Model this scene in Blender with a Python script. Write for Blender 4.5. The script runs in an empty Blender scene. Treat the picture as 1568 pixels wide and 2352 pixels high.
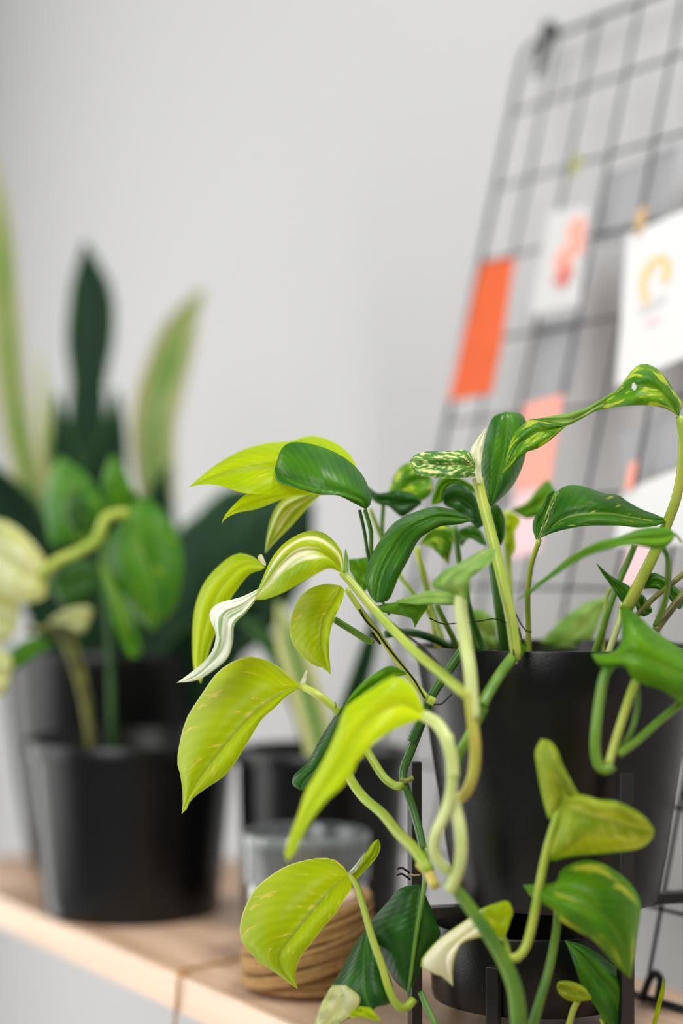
import bpy, bmesh, math, random
import numpy as np
from mathutils import Vector, Matrix
random.seed(7)
SC = bpy.context.scene
COL = SC.collection
# ------------------------------------------------------------------ camera, light, exposure
F = 4200.0                       # focal length in pixels of the 1568x2352 frame
CAMZ = 0.9644                    # shelf top is at 0.75
PITCH = math.atan(114 / F)
cam = bpy.data.cameras.new('camera'); camo = bpy.data.objects.new('camera', cam); COL.objects.link(camo)
camo.location = (0, 0, CAMZ); camo.rotation_euler = (math.pi / 2 + PITCH, 0, 0)
cam.sensor_fit = 'VERTICAL'; cam.sensor_height = 36.0; cam.lens = F / 2352 * 36.0
cam.clip_start = 0.02
cam.dof.use_dof = True; cam.dof.focus_distance = 0.805; cam.dof.aperture_fstop = 2.4
SC.camera = camo
w = bpy.data.worlds.new('world'); SC.world = w; w.use_nodes = True
bg = w.node_tree.nodes['Background']; bg.inputs[0].default_value = (0.93, 0.97, 1.0, 1); bg.inputs[1].default_value = 0.10

def area(name, loc, target, sx, sy, power, col=(1, 1, 1)):
    l = bpy.data.lights.new(name, 'AREA'); l.shape = 'RECTANGLE'; l.size = sx; l.size_y = sy; l.energy = power; l.color = col
    o = bpy.data.objects.new(name, l); COL.objects.link(o); o.location = loc
    o.rotation_euler = (Vector(target) - Vector(loc)).to_track_quat('-Z', 'Y').to_euler()
    return o
area('window_light', (-1.50, 1.00, 1.15), (0.0, 0.85, 0.90), 1.0, 1.5, 15, (1.0, 0.99, 0.97))
area('pot_edge_glint_light', (-1.12, 1.70, 0.95), (0.1, 0.7, 0.80), 0.30, 1.85, 9, (1.0, 0.99, 0.97))  # added unseen strip lamp for bright left edges on the pots
area('front_fill_light', (-0.60, -0.45, 1.85), (0.25, 1.0, 0.80), 0.9, 1.1, 24, (1.0, 0.99, 0.98))  # added unseen fill lamp, brightens the wall towards the right
area('overhead_fill_light', (0.42, 0.62, 2.20), (0.40, 1.0, 0.9), 0.45, 0.45, 20, (1.0, 0.99, 0.98))  # added unseen overhead lamp lifting the right side of the wall
vs = SC.view_settings
vs.view_transform = 'Standard'; vs.look = 'None'; vs.gamma = 1.0; vs.use_curve_mapping = False; vs.exposure = 0.0

# ------------------------------------------------------------------ helpers
def P(x, y, d):
    """photo pixel + distance in front of the camera (m) -> world point"""
    a, b = (x - 784) / F, (1176 - y) / F
    vy = math.cos(PITCH) - b * math.sin(PITCH); vz = math.sin(PITCH) + b * math.cos(PITCH)
    k = d / vy
    return Vector((a * k, d, CAMZ + vz * k))
U = Vector((.517, -.856, 0)).normalized()          # along the shelf, towards the right and the viewer
N = Vector((.856, .517, 0)).normalized()           # across the shelf, towards the wall
E0 = Vector((-.2194, 1.1756, 0))
def S(a, n, z=0.75): return E0 + U * a + N * n + Vector((0, 0, z))
REG = {'0': (0, 0, 1), '1': (400, 960, 600 / 1568), '2': (960, 820, 608 / 1568), '3': (380, 1450, 620 / 1568), '4': (948, 1380, 620 / 1568),
       '5': (948, 1732, 620 / 1568), '6': (520, 1852, 500 / 1568), 'l': (760, 1250, 500 / 1568), 's': (1150, 1080, 418 / 1568), 't': (840, 1030, 400 / 1568),
       'b': (880, 1900, 400 / 1568)}
def R(reg, pts):
    ox, oy, k = REG[reg]
    return [(ox + p[0] * k, oy + p[1] * k) + tuple(p[2:]) for p in pts]
def crom(pts, n):
    """Catmull-Rom through pts, resampled to n points evenly along its length"""
    p = np.array(pts, float)
    if len(p) == 2: return np.array([p[0] + (p[1] - p[0]) * t for t in np.linspace(0, 1, n)])
    q = np.vstack([2 * p[0] - p[1], p, 2 * p[-1] - p[-2]]); out = []
    for i in range(1, len(q) - 2):
        for t in np.linspace(0, 1, 12, endpoint=False):
            a, b, c, d = q[i - 1], q[i], q[i + 1], q[i + 2]
            out.append(.5 * (2 * b + (c - a) * t + (2 * a - 5 * b + 4 * c - d) * t * t + (3 * b - a - 3 * c + d) * t ** 3))
    out.append(p[-1]); out = np.array(out)
    s = np.concatenate([[0], np.cumsum(np.linalg.norm(np.diff(out[:, :2] if out.shape[1] < 4 else out, axis=0), axis=1))])
    u = np.linspace(0, s[-1], n)
    return np.stack([np.interp(u, s, out[:, k]) for k in range(out.shape[1])], 1)
def new_obj(name, verts, faces, mat, parent=None, smooth=True, uv=None):
    me = bpy.data.meshes.new(name)
    off = parent_origin(parent)
    me.from_pydata([tuple(Vector(v) - off) for v in verts], [], faces)
    if uv is not None:
        l = me.uv_layers.new(name='UVMap')
        vi = np.zeros(len(me.loops), int); me.loops.foreach_get('vertex_index', vi)
        l.data.foreach_set('uv', np.array(uv, float)[vi].ravel())
    if mat: me.materials.append(mat)
    me.polygons.foreach_set('use_smooth', [smooth] * len(me.polygons))
    o = bpy.data.objects.new(name, me); COL.objects.link(o)
    if parent: o.parent = parent
    return o
def parent_origin(p):
    v = Vector((0, 0, 0))
    while p is not None: v = v + p.location; p = p.parent
    return v
def thing(name, loc, label, cat, group=None):
    o = bpy.data.objects.new(name, None); COL.objects.link(o); o.location = loc; o.empty_display_size = .02
    o['label'] = label; o['category'] = cat
    if group: o['group'] = group
    return o
def tag(o, label, cat, group=None):
    o['label'] = label; o['category'] = cat
    if group: o['group'] = group
    return o
def tube_geo(pts, rad, sides=8, caps=True):
    pts = [Vector(p) for p in pts]; n = len(pts)
    if not hasattr(rad, '__len__'): rad = [rad] * n
    vs_, fs = [], []; nrm = None
    for i, p in enumerate(pts):
        t = (pts[min(i + 1, n - 1)] - pts[max(i - 1, 0)]).normalized()
        if nrm is None:
            nrm = t.orthogonal().normalized()
        else:
            nrm = (nrm - t * nrm.dot(t))
            nrm = nrm.normalized() if nrm.length > 1e-6 else t.orthogonal().normalized()
        b = t.cross(nrm)
        for k in range(sides):
            a = 2 * math.pi * k / sides
            vs_.append(p + (nrm * math.cos(a) + b * math.sin(a)) * rad[i])
    for i in range(n - 1):
        for k in range(sides):
            k2 = (k + 1) % sides
            fs.append((i * sides + k, i * sides + k2, (i + 1) * sides + k2, (i + 1) * sides + k))
    if caps:
        fs.append(tuple(range(sides))[::-1]); fs.append(tuple((n - 1) * sides + k for k in range(sides)))
    return vs_, fs
def stem(parent, reg, pts, wpx, mat, name='vine_stem', n=26, taper=1.0):
    """pts: (x, y, depth) in a photo region; wpx: thickness in photo pixels"""
    c = crom(R(reg, pts), n)
    P3 = [P(*q) for q in c]
    rad = [wpx * .5 * q[2] / F * (1 + (taper - 1) * i / (n - 1)) for i, q in enumerate(c)]
    v, f = tube_geo(P3, rad)
    return new_obj(name, v, f, mat, parent)
def leaf(parent, reg, A, B, d, mat, M=None, e=(0, 0), bulge=.004, name='leaf', NL=26, NC=6):
    a = crom(R(reg, A), NL); b = crom(R(reg, B), NL)
    m = crom(R(reg, M), NL) if M else (a + b) / 2
    verts, uv, faces = [], [], []
    for i in range(NL):
        t = i / (NL - 1)
        dm = d[0] * (1 - t) * (1 - 2 * t) + d[1] * 4 * t * (1 - t) + d[2] * t * (2 * t - 1)
        sh = max(0, math.sin(math.pi * t)) ** .6
        for j in range(-NC, NC + 1):
            s = abs(j) / NC
            edge, ee = (a, e[0]) if j < 0 else (b, e[1])
            px = m[i] * (1 - s) + edge[i] * s
            # both halves arch between rib and margin, with a shallow wave along the margin
            dep = dm + sh * (ee * s ** 1.4 - bulge * math.sin(math.pi * s) + .0012 * s * math.sin(t * 17 + (2 if j < 0 else 0)))
            verts.append(P(px[0], px[1], dep)); uv.append((t, .5 + .5 * j / NC))
    W = 2 * NC + 1
    for i in range(NL - 1):
        for j in range(W - 1):
            faces.append((i * W + j, i * W + j + 1, (i + 1) * W + j + 1, (i + 1) * W + j))
    return new_obj(name, verts, faces, mat, parent, uv=uv)
def blade(parent, pts, widths, d, mat, cup=.006, name='leaf', NL=24, NC=5, yaw=0.0):
    """stiff strap leaf: centre line in photo pixels, widths in pixels, cupped cross section"""
    c = crom(pts, NL); wv = crom([(i, q) for i, q in enumerate(widths)], NL)
    wv = np.interp(np.linspace(0, len(widths) - 1, NL), range(len(widths)), widths)
    verts, uv, faces = [], [], []
    for i in range(NL):
        t = i / (NL - 1); dm = d[0] * (1 - t) + d[1] * t
        tg = c[min(i + 1, NL - 1)] - c[max(i - 1, 0)]; tg = tg / (np.linalg.norm(tg) + 1e-9)
        nx, ny = -tg[1], tg[0]
        for j in range(-NC, NC + 1):
            s = j / NC; h = wv[i] * .5 * s
            verts.append(P(c[i][0] + nx * h, c[i][1] + ny * h, dm - cup * s * s * min(1, wv[i] / 60) + yaw * s)); uv.append((t, .5 + .5 * s))
    W = 2 * NC + 1
    for i in range(NL - 1):
        for j in range(W - 1):
            faces.append((i * W + j, i * W + j + 1, (i + 1) * W + j + 1, (i + 1) * W + j))
    o = new_obj(name, verts, faces, mat, parent, uv=uv)
    md = o.modifiers.new('thickness', 'SOLIDIFY'); md.thickness = .0016
    return o
def lathe(name, prof, loc, mat, parent=None, seg=64, closed=False):
    """prof: (radius, z) from the middle outwards"""
    verts, faces = [], []; n = len(prof)
    for r, z in prof:
        for k in range(seg):
            a = 2 * math.pi * k / seg
            verts.append(Vector(loc) + Vector((r * math.cos(a), r * math.sin(a), z)))
    m = n if closed else n - 1
    for i in range(m):
        i2 = (i + 1) % n
        for k in range(seg):
            k2 = (k + 1) % seg
            faces.append((i * seg + k, i * seg + k2, i2 * seg + k2, i2 * seg + k))
    if not closed:
        faces.append(tuple(range(seg))[::-1]); faces.append(tuple((n - 1) * seg + k for k in range(seg)))
    o = new_obj(name, verts, faces, mat, parent)
    o.data.polygons.foreach_set('use_smooth', [len(p.vertices) == 4 for p in o.data.polygons])
    md = o.modifiers.new('edges', 'EDGE_SPLIT'); md.split_angle = math.radians(38)
    return o
def box(name, c, ax, ay, az, mat, parent=None, bev=0.0):
    """box with centre c and half-extent vectors"""
    c, ax, ay, az = map(Vector, (c, ax, ay, az))
    v = [c + ax * i + ay * j + az * k for i in (-1, 1) for j in (-1, 1) for k in (-1, 1)]
    fs = [(0, 1, 3, 2), (4, 6, 7, 5), (0, 4, 5, 1), (2, 3, 7, 6), (0, 2, 6, 4), (1, 5, 7, 3)]
    o = new_obj(name, v, fs, mat, parent, smooth=False)
    if bev:
        m = o.modifiers.new('bevel', 'BEVEL'); m.width = bev; m.segments = 2
    return o

# ------------------------------------------------------------------ materials
def nt(name):
    m = bpy.data.materials.new(name); m.use_nodes = True
    t = m.node_tree; return m, t.nodes, t.links, t.nodes['Principled BSDF']
def plain(name, col, rough=.5, bump=0, bscale=600, spec=.5, var=.0, metal=0):
    m, n, l, b = nt(name)
    b.inputs['Base Color'].default_value = (*col, 1); b.inputs['Roughness'].default_value = rough
    b.inputs['Specular IOR Level'].default_value = spec; b.inputs['Metallic'].default_value = metal
    tc = n.new('ShaderNodeTexCoord')
    if var:
        nz = n.new('ShaderNodeTexNoise'); nz.inputs['Scale'].default_value = 60; l.new(tc.outputs['Object'], nz.inputs['Vector'])
        mx = n.new('ShaderNodeMixRGB'); mx.inputs[1].default_value = (*[c * (1 - var) for c in col], 1); mx.inputs[2].default_value = (*[min(1, c * (1 + var)) for c in col], 1)
        l.new(nz.outputs[0], mx.inputs[0]); l.new(mx.outputs[0], b.inputs['Base Color'])
    if bump:
        nz = n.new('ShaderNodeTexNoise'); nz.inputs['Scale'].default_value = bscale; nz.inputs['Detail'].default_value = 2
        l.new(tc.outputs['Object'], nz.inputs['Vector'])
        bp = n.new('ShaderNodeBump'); bp.inputs['Strength'].default_value = bump; bp.inputs['Distance'].default_value = .001
        l.new(nz.outputs[0], bp.inputs['Height']); l.new(bp.outputs[0], b.inputs['Normal'])
    return m
def math_node(n, l, op, a, b=None, clamp=False):
    q = n.new('ShaderNodeMath'); q.operation = op; q.use_clamp = clamp
    for i, v in enumerate((a, b)):
        if v is None: continue
        if isinstance(v, (int, float)): q.inputs[i].default_value = v
        else: l.new(v, q.inputs[i])
    return q.outputs[0]
def mixc(n, l, f, a, b):
    q = n.new('ShaderNodeMixRGB')
    for i, v in enumerate((f, a, b)):
        if isinstance(v, (int, float)): q.inputs[i].default_value = v
        elif isinstance(v, tuple): q.inputs[i].default_value = (*v, 1)
        else: l.new(v, q.inputs[i])
    return q.outputs[0]
def leaf_mat(name, dark, light, pale=(.62, .66, .12), amount=.3, rib=(.30, .42, .05), transl=.45, rough=.38, margin=None, scale=5.0, band=False, stretch=3.5, seed=0.0, spec=.22):
    """leaf from its own length / width coordinates: rib, slanting veins, variegated flecks, margin"""
    m, n, l, b = nt(name)
    uv = n.new('ShaderNodeUVMap'); sp = n.new('ShaderNodeSeparateXYZ'); l.new(uv.outputs[0], sp.inputs[0])
    u, v = sp.outputs[0], sp.outputs[1]
    av = math_node(n, l, 'ABSOLUTE', math_node(n, l, 'MULTIPLY', math_node(n, l, 'SUBTRACT', v, .5), 2.0))
    # coordinate running along the veins, which leave the rib at a slant
    cu = math_node(n, l, 'SUBTRACT', u, math_node(n, l, 'MULTIPLY', av, .30))
    cb = n.new('ShaderNodeCombineXYZ'); l.new(math_node(n, l, 'MULTIPLY', cu, scale * (1 if band else stretch)), cb.inputs[0])
    l.new(math_node(n, l, 'MULTIPLY', v, scale * (.25 if band else 1.0)), cb.inputs[1]); cb.inputs[2].default_value = seed
    nz = n.new('ShaderNodeTexNoise'); nz.inputs['Scale'].default_value = 1.0; nz.inputs['Detail'].default_value = 3; l.new(cb.outputs[0], nz.inputs['Vector'])
    cb2 = n.new('ShaderNodeCombineXYZ'); l.new(math_node(n, l, 'MULTIPLY', u, 2.2), cb2.inputs[0]); l.new(math_node(n, l, 'MULTIPLY', v, 2.2), cb2.inputs[1]); cb2.inputs[2].default_value = seed + 5
    nb = n.new('ShaderNodeTexNoise'); nb.inputs['Scale'].default_value = 1.0; l.new(cb2.outputs[0], nb.inputs['Vector'])
    r1 = n.new('ShaderNodeMapRange'); l.new(nb.outputs[0], r1.inputs[0]); r1.inputs[1].default_value = .38; r1.inputs[2].default_value = .62
    c = mixc(n, l, r1.outputs[0], dark, light)
    r2 = n.new('ShaderNodeMapRange'); l.new(nz.outputs[0], r2.inputs[0]); th = .74 - .32 * amount; r2.inputs[1].default_value = th; r2.inputs[2].default_value = th + .07
    c = mixc(n, l, r2.outputs[0], c, pale) if amount > 0 else c
    vn = n.new('ShaderNodeTexWave'); vn.wave_type = 'BANDS'; vn.inputs['Scale'].default_value = 4.5; vn.inputs['Distortion'].default_value = .6
    cb3 = n.new('ShaderNodeCombineXYZ'); l.new(cu, cb3.inputs[0])
    l.new(cb3.outputs[0], vn.inputs['Vector'])
    c = mixc(n, l, math_node(n, l, 'MULTIPLY', vn.outputs['Fac'], .07), c, tuple(min(1, q * 1.9 + .01) for q in light))
    if rib:
        r3 = n.new('ShaderNodeMapRange'); l.new(av, r3.inputs[0]); r3.inputs[1].default_value = .02; r3.inputs[2].default_value = .07; r3.inputs[3].default_value = .75; r3.inputs[4].default_value = 0
        c = mixc(n, l, r3.outputs[0], c, rib)
    if margin:
        r4 = n.new('ShaderNodeMapRange'); l.new(av, r4.inputs[0]); r4.inputs[1].default_value = margin[1]; r4.inputs[2].default_value = margin[1] + .04
        c = mixc(n, l, r4.outputs[0], c, margin[0])
    l.new(c, b.inputs['Base Color']); b.inputs['Roughness'].default_value = rough; b.inputs['Specular IOR Level'].default_value = spec
    bp = n.new('ShaderNodeBump'); bp.inputs['Strength'].default_value = .09; bp.inputs['Distance'].default_value = .001
    l.new(vn.outputs['Fac'], bp.inputs['Height']); l.new(bp.outputs[0], b.inputs['Normal'])
    if transl:
        tr = n.new('ShaderNodeBsdfTranslucent')
        g = n.new('ShaderNodeMixRGB'); g.blend_type = 'MULTIPLY'; g.inputs[0].default_value = 1; l.new(c, g.inputs[1]); g.inputs[2].default_value = (1.5, 1.25, .45, 1)
        l.new(g.outputs[0], tr.inputs[0])
        ms = n.new('ShaderNodeMixShader'); ms.inputs[0].default_value = transl
        l.new(b.outputs[0], ms.inputs[1]); l.new(tr.outputs[0], ms.inputs[2]); l.new(ms.outputs[0], n['Material Output'].inputs[0])
    return m
M = {}
M['wall'] = plain('wall_paint', (.51, .51, .512), .9, .15, 350, .2)
M['floor'] = plain('floor_paint', (.80, .79, .77), .6)
def wood(name, c1, c2, c3, axis, sc=1.0):
    m, n, l, b = nt(name)
    tc = n.new('ShaderNodeTexCoord'); mp = n.new('ShaderNodeMapping'); mp.vector_type = 'POINT'
    mp.inputs['Rotation'].default_value = (0, 0, -math.atan2(axis.y, axis.x)); mp.inputs['Scale'].default_value = (1, 1, 1)
    l.new(tc.outputs['Object'], mp.inputs[0])
    m2 = n.new('ShaderNodeMapping'); m2.inputs['Scale'].default_value = (5 * sc, 75 * sc, 75 * sc); l.new(mp.outputs[0], m2.inputs[0])
    nz = n.new('ShaderNodeTexNoise'); nz.inputs['Scale'].default_value = 1; nz.inputs['Detail'].default_value = 6; nz.inputs['Distortion'].default_value = .6; l.new(m2.outputs[0], nz.inputs['Vector'])
    cr = n.new('ShaderNodeValToRGB'); cr.color_ramp.elements[0].position = .32; cr.color_ramp.elements[0].color = (*c1, 1); cr.color_ramp.elements[1].position = .7; cr.color_ramp.elements[1].color = (*c3, 1)
    el = cr.color_ramp.elements.new(.5); el.color = (*c2, 1)
    l.new(nz.outputs[0], cr.inputs[0]); l.new(cr.outputs[0], b.inputs['Base Color']); b.inputs['Roughness'].default_value = .48
    bp = n.new('ShaderNodeBump'); bp.inputs['Strength'].default_value = .1; bp.inputs['Distance'].default_value = .0006; l.new(nz.outputs[0], bp.inputs['Height']); l.new(bp.outputs[0], b.inputs['Normal'])
    return m
M['wood'] = wood('shelf_wood', (.46, .29, .18), (.58, .39, .26), (.70, .49, .35), U)
M['wood_edge'] = wood('edging_wood', (.66, .46, .32), (.75, .54, .39), (.82, .62, .47), U, .7)
M['pot'] = plain('black_powder_coat', (.0032, .0032, .0036), .30, .10, 2200, .36)
M['pot2'] = plain('black_satin_plastic', (.0032, .0032, .0036), .30, .1, 500, .36)
M['stand'] = plain('black_steel', (.010, .010, .011), .35, .05, 500, .5)
M['wire'] = plain('grid_steel', (.012, .017, .016), .45, .05, 800, .5)
M['soil'] = plain('potting_soil', (.028, .018, .012), .95, 1.0, 250, .1, .5)
M['root'] = plain('dry_root', (.030, .020, .012), .9, .6, 900, .1)
M['tan_root'] = plain('pale_root', (.30, .22, .10), .8, .4, 900, .1)
def stemmat(name, c1, c2, sc=45):
    m, n, l, b = nt(name)
    tc = n.new('ShaderNodeTexCoord'); nz = n.new('ShaderNodeTexNoise'); nz.inputs['Scale'].default_value = sc; l.new(tc.outputs['Object'], nz.inputs['Vector'])
    rp = n.new('ShaderNodeMapRange'); rp.inputs[1].default_value = .35; rp.inputs[2].default_value = .65; l.new(nz.outputs[0], rp.inputs[0])
    c = mixc(n, l, rp.outputs[0], c1, c2); l.new(c, b.inputs['Base Color']); b.inputs['Roughness'].default_value = .38
    b.inputs['Subsurface Weight'].default_value = .25; b.inputs['Subsurface Radius'].default_value = (.3, .4, .05); b.inputs['Subsurface Scale'].default_value = .003
    return m
M['st_y'] = stemmat('stem_yellow_green', (.30, .42, .03), (.44, .50, .07))
M['st_p'] = stemmat('stem_pale', (.48, .56, .16), (.58, .64, .26))
M['st_g'] = stemmat('stem_green', (.06, .19, .012), (.16, .30, .02))
M['st_d'] = stemmat('stem_dark_green', (.020, .09, .012), (.05, .15, .015))
M['st_b'] = stemmat('stem_brown_green', (.10, .09, .025), (.22, .24, .04), 120)
M['st_o'] = stemmat('stem_ochre', (.50, .40, .07), (.40, .44, .05))
LG = (.46, .62, .004); LY = (.52, .68, .008)
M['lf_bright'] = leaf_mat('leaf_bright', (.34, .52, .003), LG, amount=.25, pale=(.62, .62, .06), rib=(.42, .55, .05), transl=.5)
M['lf_hero'] = leaf_mat('leaf_flecked', (.36, .52, .003), (.44, .60, .003), amount=.42, pale=(.70, .64, .10), rib=(.30, .42, .02), transl=.5, margin=((.75, .75, .38), .965), seed=3)  # pale margin: back-lit rim painted into the colour
M['lf_lime'] = leaf_mat('leaf_lime', (.42, .62, .006), (.55, .72, .01), amount=.0, rib=(.50, .66, .05), transl=.5)
M['lf_var'] = leaf_mat('leaf_cream_streaked', (.28, .44, .006), (.42, .55, .01), pale=(.88, .87, .70), amount=.66, stretch=.25, scale=3.2, rib=(.40, .50, .03), transl=.45, seed=8)
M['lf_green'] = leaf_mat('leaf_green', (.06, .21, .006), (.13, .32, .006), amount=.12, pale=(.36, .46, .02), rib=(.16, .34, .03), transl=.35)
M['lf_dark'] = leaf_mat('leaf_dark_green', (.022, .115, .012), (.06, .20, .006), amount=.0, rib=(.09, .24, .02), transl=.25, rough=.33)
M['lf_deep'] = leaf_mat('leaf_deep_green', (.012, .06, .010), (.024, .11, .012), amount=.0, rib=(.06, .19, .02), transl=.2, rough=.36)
M['lf_gold'] = leaf_mat('leaf_gold_marbled', (.05, .19, .006), (.14, .33, .006), pale=(.46, .55, .03), amount=.62, stretch=1.2, scale=4, rib=(.16, .34, .03), transl=.35, seed=11)
M['lf_patch'] = leaf_mat('leaf_gold_patch', (.05, .19, .006), (.12, .31, .006), pale=(.55, .62, .05), amount=.48, stretch=.8, scale=4.5, rib=(.16, .34, .03), transl=.35, seed=21)
M['lf_marble'] = leaf_mat('leaf_cream_marbled', (.04, .16, .02), (.08, .24, .02), pale=(.66, .68, .28), amount=.72, stretch=1.6, scale=7, rib=(.1, .2, .03), transl=.2, seed=15)
M['lf_goldedge'] = leaf_mat('leaf_dark_gold_edge', (.022, .115, .012), (.055, .19, .006), pale=(.45, .50, .05), amount=.34, stretch=2.6, scale=5, rib=(.3, .42, .08), transl=.28, seed=2)
M['lf_white'] = leaf_mat('leaf_silver_back', (.60, .66, .55), (.84, .86, .80), pale=(.22, .38, .14), amount=.66, rib=(.40, .50, .30), transl=.3, stretch=.4, scale=5, seed=4)
M['lf_cream'] = leaf_mat('leaf_cream_curl', (.70, .74, .48), (.86, .87, .72), pale=(.40, .54, .02), amount=.30, rib=(.62, .68, .3), transl=.35, stretch=.5, scale=3, margin=((.36, .50, .05), .9), seed=9)
M['lf_pale'] = leaf_mat('leaf_pale_sheen', (.15, .34, .05), (.30, .46, .12), amount=.2, pale=(.50, .60, .30), rib=(.4, .5, .2), transl=.35, rough=.3)
M['lf_under'] = leaf_mat('leaf_olive_back', (.22, .34, .008), (.38, .47, .03), amount=.5, pale=(.52, .58, .10), rib=(.5, .56, .12), transl=.4, stretch=4.5, scale=3.5, margin=((.10, .26, .01), .93), seed=6)
M['sheath'] = leaf_mat('pale_sheath', (.70, .72, .50), (.82, .84, .70), amount=.2, pale=(.55, .62, .20), rib=None, transl=.3, stretch=.4)
M['sn_dark'] = leaf_mat('strap_leaf_dark', (.010, .030, .016), (.014, .045, .018), pale=(.03, .10, .03), amount=.42, band=True, scale=9, rib=None, transl=.08, margin=((.05, .13, .035), .93), rough=.5, spec=.12)
M['sn_var'] = leaf_mat('strap_leaf_variegated', (.14, .30, .04), (.26, .37, .11), pale=(.48, .48, .24), amount=.62, band=True, scale=6, rib=None, transl=.3, margin=((.48, .47, .24), .62))
M['sn_pale'] = leaf_mat('strap_leaf_pale', (.10, .26, .03), (.18, .34, .06), amount=0, rib=None, transl=.35, margin=((.62, .66, .34), .35))
M['bl_green'] = leaf_mat('soft_leaf_green', (.035, .15, .012), (.08, .24, .010), pale=(.30, .42, .03), amount=.35, rib=(.2, .36, .03), transl=.25)
M['bl_dark'] = leaf_mat('soft_leaf_dark', (.016, .06, .012), (.035, .13, .012), amount=0, rib=(.07, .2, .02), transl=.15)
M['bl_cream'] = leaf_mat('soft_leaf_cream', (.45, .50, .18), (.62, .66, .42), pale=(.16, .32, .04), amount=.42, rib=(.5, .56, .2), transl=.3, scale=3)

# ------------------------------------------------------------------ setting
def structure(o): o['kind'] = 'structure'; return o
structure(box('wall_back', S(0.2, .33 + .05, 1.35), U * 3.0, N * .05, Vector((0, 0, 1.35)), M['wall']))
structure(box('floor', S(0.6, -.8, -.025), U * 2.6, N * 1.13, Vector((0, 0, .025)), M['floor']))

# ------------------------------------------------------------------ shelf
a0, a1 = -.151, 1.20
sh = thing('wooden_shelf', S((a0 + a1) / 2, .1, 0), 'narrow light wooden shelf with pale edging that carries all the pots', 'shelf')
box('shelf_board', S((a0 + a1) / 2, .1015, .75 - .0088), U * ((a1 - a0) / 2 - .003), N * .0985, Vector((0, 0, .0088)), M['wood'], sh)
box('front_edging', S((a0 + a1) / 2, .0010, .75 - .0089), U * ((a1 - a0) / 2), N * .0020, Vector((0, 0, .0092)), M['wood_edge'], sh, .0008)
box('end_edging', S(a0 + .0010, .1015, .75 - .0089), U * .0020, N * .0985, Vector((0, 0, .0092)), M['wood_edge'], sh, .0008)
for a, n in ((a0 + .015, .02), (1.1, .02), (1.1, .18)):
    box('leg', S(a, n, (.75 - .0176) / 2), U * .011, N * .011, Vector((0, 0, (.75 - .0176) / 2)), M['wood_edge'], sh)

# ------------------------------------------------------------------ pots
ZS = .75
def pot_profile(r1, r0, h, wall=.0022, lip=0):
    p = [(r0 - .004, 0), (r0 - .001, .0012), (r0, .004)]
    p += [(r0 + (r1 - r0) * t, h * t) for t in (.2, .4, .6, .8)]
    if lip:
        p += [(r1 - .0006, h - lip), (r1 + .0022, h - lip + .0008), (r1 + .0024, h - .001), (r1 + .0018, h)]
    else:
        p += [(r1, h - .0008), (r1 - .0004, h)]
    p += [(r1 - wall, h), (r1 - wall - .0004, h - .0008), (r0 + (r1 - r0) * .5 - wall, h * .5), (r0 - wall, .004)]
    return p
def soil(parent, loc, r, z):
    v, f = [], []; seg, rings = 40, 7
    for i in range(rings + 1):
        rr = r * i / rings
        for k in range(seg):
            a = 2 * math.pi * k / seg
            v.append(Vector(loc) + Vector((rr * math.cos(a), rr * math.sin(a), z + random.uniform(-.0025, .0025) - .002 * (i / rings) ** 2)))
    for i in range(rings):
        for k in range(seg):
            f.append((i * seg + k, i * seg + (k + 1) % seg, (i + 1) * seg + (k + 1) % seg, (i + 1) * seg + k))
    return new_obj('soil', v, f, M['soil'], parent)

# main pothos pot on its stand
CX, CY = .0997, .853
ZB = CAMZ - .1564                       # underside of the pot
main = thing('potted_pothos', (CX, CY, ZB), 'large trailing pothos in a black tapered pot held up on the black stand', 'potted plant')
lathe('pot', pot_profile(.0654, .0472, .1176), (CX, CY, ZB), M['pot'], main, 96)
soil(main, (CX, CY, ZB), .0612, .1010)

st = thing('plant_stand', (CX, CY, ZS), 'black metal plant stand with upright posts under the trailing pothos pot', 'plant stand')
RP = .0700
posts = [math.radians(a) for a in (198, 288, 18, 108)]
ptop = CAMZ - .0905
for a in posts:
    r_, t_ = Vector((math.cos(a), math.sin(a), 0)), Vector((-math.sin(a), math.cos(a), 0))
    box('post', Vector((CX, CY, (ZS + ptop) / 2)) + r_ * RP, r_ * .0025, t_ * .0031, Vector((0, 0, (ptop - ZS) / 2)), M['stand'], st, .0004)
for a in posts[:2]:
    r_, t_ = Vector((math.cos(a), math.sin(a), 0)), Vector((-math.sin(a), math.cos(a), 0))
    dz = 0 if a == posts[0] else -.0001
    box('crossbar', Vector((CX, CY, ZB - .0026 + dz)), r_ * (RP - .0025), t_ * .0040, Vector((0, 0, .0025)), M['stand'], st, .0003)
BX, BY = .0880, .8530
bw = thing('footed_bowl', (BX, BY, ZS), 'low black footed bowl standing on the shelf beneath the plant stand', 'bowl')
lathe('bowl', [(.0430, 0), (.0455, .0008), (.0462, .003), (.0480, .0345), (.0476, .0355), (.0465, .0355), (.0455, .034), (.044, .006)], (BX, BY, ZS + .0130), M['pot'], bw, 80)
for a in (245, 310, 65, 130):
    a = math.radians(a); r_, t_ = Vector((math.cos(a), math.sin(a), 0)), Vector((-math.sin(a), math.cos(a), 0))
    box('foot', Vector((BX, BY, ZS + .0185)) + r_ * .0505, r_ * .0026, t_ * .0028, Vector((0, 0, .0185)), M['stand'], bw, .0004)

# left front pot
LX, LY_ = -.1290, 1.130
lp = thing('potted_creamy_vine', (LX, LY_, ZS), 'leafy green and cream vine in the black pot at the shelf edge on the left', 'potted plant')
lathe('pot', pot_profile(.0635, .0535, .1060, lip=.010), (LX, LY_, ZS), M['pot2'], lp, 80)
soil(lp, (LX, LY_, ZS), .0600, .088)
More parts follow.
